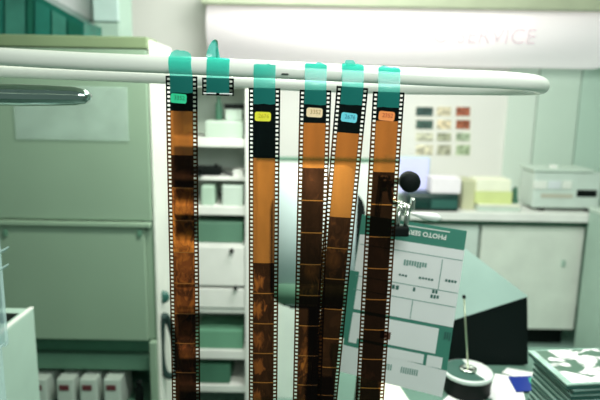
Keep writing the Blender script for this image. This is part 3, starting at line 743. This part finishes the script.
for dx in (-4,5): obj('jaw_plate',tube(bmesh.new(),[at(404+dx*.8,205,.825),at(402+dx,218,.823),at(400+dx,230,.82)],[.004,.0045,.0035],10),steel,st,True)
obj('jaw_spring',tube(bmesh.new(),[at(398,206,.83),at(411,208,.83)],.0065,14),steel,st,True)
a=at(400,231,.818)
obj('jaw_pad',B((a.x-.014,a.y-.006,a.z-.008),(a.x+.013,a.y+.008,a.z+.007),.003),black,st)
obj('wing_nut',B((at(412,204,.83).x-.002,.825,at(412,204,.83).z-.009),(at(412,204,.83).x+.004,.835,at(412,204,.83).z+.009),.002),steel,st)
obj('white_handle',tube(bmesh.new(),[at(410,213.5,.875),at(417,214.5,.875),at(425,216,.875),at(436,217.5,.875),at(441,218.5,.875)],[.002,.0045,.0075,.0078,.003],16,flat=.85),white,st,True)

# ------------------------------------------------------------ white hoop
RT=.0098
ctrl=[(-150,48,.655),(-60,53,.648),(0,56.5,.643),(80,61,.641),(150,64,.64),(225,67.5,.64),(300,71,.64),(375,74.5,.64),(450,78,.642),(500,80,.648),(530,82.5,.665),(541,85.5,.70),(536,87.5,.745),(510,88.5,.80),(470,88.5,.85),(400,88,.90),(300,85,.92),(160,77.5,.92),(0,71,.90),(-120,64,.86),(-190,54,.76)]
pts=catmull([at(*c) for c in ctrl],8)
hp=empty('hanging_hoop',at(300,71,.64),'glossy white oval tube hoop the film strips hang from','hoop')
obj('tube_ring',tube(bmesh.new(),pts,RT,24,closed=True),ringm,hp,True)
pz=at(-150,48,.655); obj('suspension_rod',tube(bmesh.new(),[pz,Vector((pz.x,pz.y,2.5))],.004,8),chrome,hp,True)
pz=at(-150,62,.875); obj('suspension_rod',tube(bmesh.new(),[pz,Vector((pz.x,pz.y,2.5))],.004,8),chrome,hp,True)
a=at(285,74,.6305); obj('scratch_mark',hexa([(a.x-.004,a.y-.0006,a.z-.0006),(a.x+.004,a.y-.0006,a.z-.0006),(a.x+.004,a.y+.003,a.z-.0006),(a.x-.004,a.y+.003,a.z-.0006)],[(a.x-.0035,a.y-.0006,a.z+.0006),(a.x+.0035,a.y-.0006,a.z+.0006),(a.x+.0035,a.y+.003,a.z+.0006),(a.x-.0035,a.y+.003,a.z+.0006)]),black,hp)

# ------------------------------------------------------------ film strips
YF=.6285
PT=.00475
def ring_center(px):
    best=min((p for p in pts if p.y<.70),key=lambda p:abs(p.x-px)); return best
def rounded(w,h,r,n=4):
    out=[]
    for cx_,cy_,a0 in ((w/2-r,h/2-r,0),(-w/2+r,h/2-r,90),(-w/2+r,-h/2+r,180),(w/2-r,-h/2+r,270)):
        for k in range(n+1):
            t=math.radians(a0+90*k/n); out.append((cx_+r*math.cos(t),cy_+r*math.sin(t)))
    return out
def film(label, top, bot, yt, yb, length, v_black, v_dark, bright, sticker=None, tapelen=.022, seed=0, frames=True, band=None, short=False):
    P0=at(top[0],top[1],yt); P1=at(bot[0],bot[1],yb); D=(P1-P0).normalized()
    U=(Vector((1,0,0))-D*D.x).normalized(); Nn=U.cross(D).normalized()
    if Nn.y>0: Nn=-Nn
    fs=empty('film_strip',P0,label,'film','colour negative strips hanging from the hoop')
    W=.0175; amp=.0012
    def S(u,v,off=0):
        bow=.0016*(1-(u/W)**2)
        wv=amp*math.sin(v*11+seed)*min(1,v/.05)
        return U*u+D*v+Nn*(bow+wv+off)
    def z2v(py): 
        q=at(top[0]+(bot[0]-top[0])*(py-top[1])/(bot[1]-top[1]),py,yt+(yb-yt)*(py-top[1])/(bot[1]-top[1])); return (q-P0).length
    vb=z2v(v_black) if not short else 1; vd=z2v(v_dark) if not short else 1
    # picture windows
    wins=[]; v=vd
    while v<length and not short: wins.append((v,min(v+.0368,length))); v+=.038
    # rails with sprocket holes cut through
    bm=bmesh.new(); n=int(length/PT); hh=.0024
    cols_=[-W,-.0157,-.0127,-.0121]
    def quad(us,vs,mi):
        a=[bm.verts.new(S(us[0],vs[0])),bm.verts.new(S(us[1],vs[0])),bm.verts.new(S(us[1],vs[1])),bm.verts.new(S(us[0],vs[1]))]
        f=bm.faces.new(a); f.material_index=mi
    for side in (1,-1):
        for i in range(n):
            va,vbh,vc=i*PT,i*PT+PT-hh,(i+1)*PT
            mi=0 if va<vb else 1
            for (a,b) in ((va,vbh),(vbh,vc)):
                for c in range(3):
                    if c==1 and a==vbh: continue
                    quad((side*cols_[c],side*cols_[c+1]),(a,b),mi)
    if short: quad((-.0121,.0121),(n*PT-.0016,n*PT),0)
    # clear lines between frames
    for (a,b) in wins[:-1]:
        for k in range(6):
            u0=-.0121+k*.0242/6; quad((u0,u0+.0242/6),(b,b+.0012),2)
    bmesh.ops.remove_doubles(bm,verts=bm.verts,dist=.00002)
    me=bpy.data.meshes.new('film_base'); bm.to_mesh(me); bm.free(); link('film_base',me,[M_BLACK,M_RAIL,M_BAR],fs)
    def patch(name,va,vb_,m,nv=8,off=0,u=.0121):
        bm=bmesh.new(); g=[[bm.verts.new(S(-u+2*u*j/6,va+(vb_-va)*i/nv,off)) for j in range(7)] for i in range(nv+1)]
        for i in range(nv):
            for j in range(6): bm.faces.new((g[i][j],g[i][j+1],g[i+1][j+1],g[i+1][j]))
        me=bpy.data.meshes.new(name); bm.to_mesh(me); bm.free(); return link(name,me,m,fs,True)
    patch('leader',0,min(vb,n*PT-.0016 if short else vb),M_BLACK,6)
    if not short: patch('blank_film',vb,vd,M_ORANGE,8)
    rnd=random.Random(seed*13+5)
    for k,(a,b) in enumerate(wins):
        o=patch('negative_frame',a,b,M_FRAME,6)
        br=bright[min(k,len(bright)-1)]
        if isinstance(br,tuple): o.color=br
        else: o.color=(rnd.uniform(.2,.8),rnd.uniform(.2,.8),rnd.uniform(0,.5)*(1 if br>.3 else .4),br)
    if sticker:
        px,py,colr,txt,inkc,tilt=sticker
        vv=z2v(py); uu=(at(px,py,yt)-at(top[0]+(bot[0]-top[0])*(py-top[1])/(bot[1]-top[1]),py,yt)).x
        w_,h_=.0178,.0102
        pr_=rounded(w_,h_,.0024); ca,sa=math.cos(tilt),math.sin(tilt)
        bm=bmesh.new(); f=[bm.verts.new(S(uu+x*ca-y*sa,vv-(x*sa+y*ca),.0003)) for x,y in pr_]; g=[bm.verts.new(S(uu+x*ca-y*sa,vv-(x*sa+y*ca),.0005)) for x,y in pr_]
        bm.faces.new(f); bm.faces.new(g)
        for i in range(len(f)): bm.faces.new((f[i],f[(i+1)%len(f)],g[(i+1)%len(f)],g[i]))
        bmesh.ops.recalc_face_normals(bm,faces=bm.faces)
        me=bpy.data.meshes.new('sticker'); bm.to_mesh(me); bm.free()
        s=link('sticker',me,mat('sticker_'+label.split()[1]+str(seed),colr,.6,emit=0,var=.05,scale=300),fs); s['label']='rounded sticker with a hand-written number'
        tb=text_bm(txt,.0064,.00005); 
        for v_ in tb.verts: 
            x,y=v_.co.x*.95+.001,v_.co.y+.0005; v_.co=S(uu+x*ca-y*sa,vv-(x*sa+y*ca),.0007)+Vector((0,v_.co.z,0))
        me=bpy.data.meshes.new('number'); tb.to_mesh(me); tb.free(); link('number',me,mat('ink_%d'%seed,inkc,.7),s)
    return P0,U,D,S

def tape(label, px, wpx, P0,U,D,S, over=.022, topdeg=70, seed=0, jag=.0015, shift=0, skew=0, rise=0):
    rc=ring_center(P0.x+shift); rnd=random.Random(seed)
    w_=wpx
    base=Vector((P0.x+shift,rc.y,rc.z))
    prof=[]
    for k in range(9):
        t=math.radians(topdeg+(172-topdeg)*k/8)
        prof.append(Vector((0,math.cos(t),math.sin(t)))*(RT+.0006)+base)
    if rise: prof[0]=prof[1]+Vector((0,.001,rise)); prof[1]=prof[1]+Vector((0,.0003,rise*.5))
    # bridge to the film
    e=S(0,.0,.0008)+P0; st_=prof[-1]
    rows_=[[p+Vector((x,0,(.045*(p.z-base.z)*0)+(rc_slope*x))) for x in (-w_,-w_*.5,0,w_*.5,w_)] for p in prof]
    for k in range(1,3):
        q=st_+(e-st_)*k/3; rows_.append([q+Vector((x,0,rc_slope*x*.6)) for x in (-w_,-w_*.5,0,w_*.5,w_)])
    for k in range(7):
        v=over*k/6; rows_.append([P0+S(x,v,.0009) for x in (-w_,-w_*.5,0,w_*.5,w_)])
    # torn, rounded edges
    for j in range(5):
        rows_[0][j]+=Vector((0,0,rnd.uniform(-jag,jag)*.6)); rows_[-1][j]+=D*rnd.uniform(-.0006,.0006)
    for r_,kx in ((0,.62),(1,.86),(2,.96)):
        for j,x in enumerate((-w_,-w_*.5,0,w_*.5,w_)): rows_[r_][j]+=Vector((x*(kx-1)+skew*(1-kx)*2,0,0))
    bm=bmesh.new(); g=[[bm.verts.new(p) for p in r] for r in rows_]
    for a,b in zip(g,g[1:]):
        for j in range(4): bm.faces.new((a[j],a[j+1],b[j+1],b[j]))
    o=obj('tape_strip',bm,M_TAPE,None,True,loc=P0); return tag(o,label,'tape','teal tape pieces on the hoop')
rc_slope=-.040

F1=film('first film strip from the left with bright green sticker on its black leader',(181.5,76),(186,400),YF,YF+.002,.455,111,155,[.18,(.6,.6,.3,1.1),(.4,.5,.3,1.3),(.5,.7,.3,.8),(.3,.2,.3,.75),(.5,.5,.2,.55),(.5,.5,.3,.6),.25],(179,98.5,(.02,.62,.30),'3352',(.01,.16,.08),-.06),seed=1)
F3=film('film strip with yellow sticker and long black leader, second full-length strip from the left',(264.5,88),(263,400),YF,YF+.002,.445,158,263,[(.15,.35,.85,.30),(.15,.5,.8,.32),(.2,.4,.6,.35),(.2,.6,.7,.28),(.15,.5,.7,.25)],(263,116.5,(.80,.75,.03),'2676',(.50,.42,.01),-.02),seed=2)
F4=film('film strip with cream sticker on its leader, fourth piece hung from the left',(315.5,90),(307,400),YF,YF+.001,.445,123,168,[.30,.14,.18,.40,.20,(.5,.1,.6,.4),(.55,.7,.9,.45),.4],(314.5,112.5,(.85,.66,.40),'3352',(.35,.22,.06),-.04),seed=3)
F5=film('slanting film strip with light blue sticker, partly behind its left neighbour',(352.5,87),(323,400),YF+.0005,YF+.012,.450,133,217,[.35,(.4,.6,.3,.42),.15,.08,.25,.15],(349,117.5,(.14,.62,.72),'2676',(.01,.16,.26),-.05),seed=4)
F6=film('film strip with orange sticker on its leader, rightmost of the hanging strips',(388.8,92),(369.5,400),YF,YF+.002,.440,121,172,[.10,.03,.05,.06,.03,.02,.02],(386.5,116,(.82,.26,.06),'2352',(.35,.05,.01),-.06),seed=5)
F2=film('short dark film offcut taped to the hoop beside the first full strip',(218,78),(218,400),YF,YF,.0190,0,0,[.1],None,seed=6,short=True)
P0,U,D,S=F2
bm=bmesh.new(); g=[bm.verts.new(S(u,v,o)) for o in (.0010,.0013) for u,v in ((-.0160,.0160),(.0160,.0160),(.0160,.0173),(-.0160,.0173))]
for q in ((0,1,2,3),(4,5,6,7),(0,1,5,4),(1,2,6,5),(2,3,7,6),(3,0,4,7)): bm.faces.new([g[i] for i in q])
fs2=[o for o in bpy.data.objects if o.name.startswith('film_strip')][-1]
me=bpy.data.meshes.new('edge_line'); bm.to_mesh(me); bm.free(); link('white_edge',me,paper,[o for o in bpy.data.objects if o.get('label','').startswith('short dark film')][0])  # thin white line along the offcut's lower edge

tape('teal tape piece holding the strip with the bright green sticker',0,.0125,*F1,over=.0182,topdeg=100,skew=0,rise=0.006,seed=1,shift=-.002)
tape('teal tape piece holding the short film offcut',0,.0125,*F2,over=.0160,topdeg=75,skew=0,rise=0,seed=2)
tape('teal tape piece holding the strip with the yellow sticker',0,.0120,*F3,over=.0175,topdeg=150,skew=0.006,rise=0,seed=3,jag=.003)
tape('teal tape piece holding the strip with the cream sticker',0,.0120,*F4,over=.0160,topdeg=118,skew=-0.002,rise=0,seed=4,jag=.003)
tape('teal tape piece holding the slanting strip with the light blue sticker',0,.0120,*F5,over=.0190,topdeg=90,skew=-0.003,rise=0,seed=5,jag=.002)
tape('teal tape piece holding the strip with the orange sticker',0,.0120,*F6,over=.0165,topdeg=122,skew=0.002,rise=0,seed=6,jag=.003)
# twisted tape tail sticking up above the offcut
rows_=[]
for t,(px,py,wx,tw) in enumerate(((213,63,.0085,.1),(213,58,.0080,.3),(213,52,.0072,.5),(213.5,46,.0062,.8),(214,41.5,.004,1.1),(214.5,39.5,.0015,1.4))):
    c_=at(px,py,.640+.002*t); rows_.append([c_+Vector((math.cos(tw)*x,math.sin(tw)*x,0)) for x in (-wx,-wx*.4,wx*.4,wx)])
bm=bmesh.new(); g=[[bm.verts.new(p) for p in r] for r in rows_]
for a,b in zip(g,g[1:]):
    for j in range(3): bm.faces.new((a[j],a[j+1],b[j+1],b[j]))
tt=tag(obj('tape_tail',bm,M_TAPE,None,True,loc=at(213,63,.64)),'twisted teal tape tail standing up above the hoop over the short offcut','tape')
a=at(215,43,.652)
k=tube(bmesh.new(),catmull([at(213,42,.650),at(215.5,40.5,.652),at(217,44,.653),at(217,60,.652)],4,False),[.0014]*12+[.0008],8)
obj('dark_fold',k,dgreen,tt)
rows_=[(338,-1)]
bm=bmesh.new(); rr=[]
for px,py,wx in ((351,66,.0055),(350,62.5,.0058),(349.5,60,.004)):
    c_=at(px,py,.6335); rr.append([bm.verts.new(c_+Vector((x,0,0))) for x in (-wx,0,wx)])
for a_,b_ in zip(rr,rr[1:]):
    for j in range(2): bm.faces.new((a_[j],a_[j+1],b_[j+1],b_[j]))
tag(obj('tape_tail',bm,M_TAPE,None,True,loc=at(351,66,.6335)),'small teal tape corner sticking up over the slanting strip','tape')
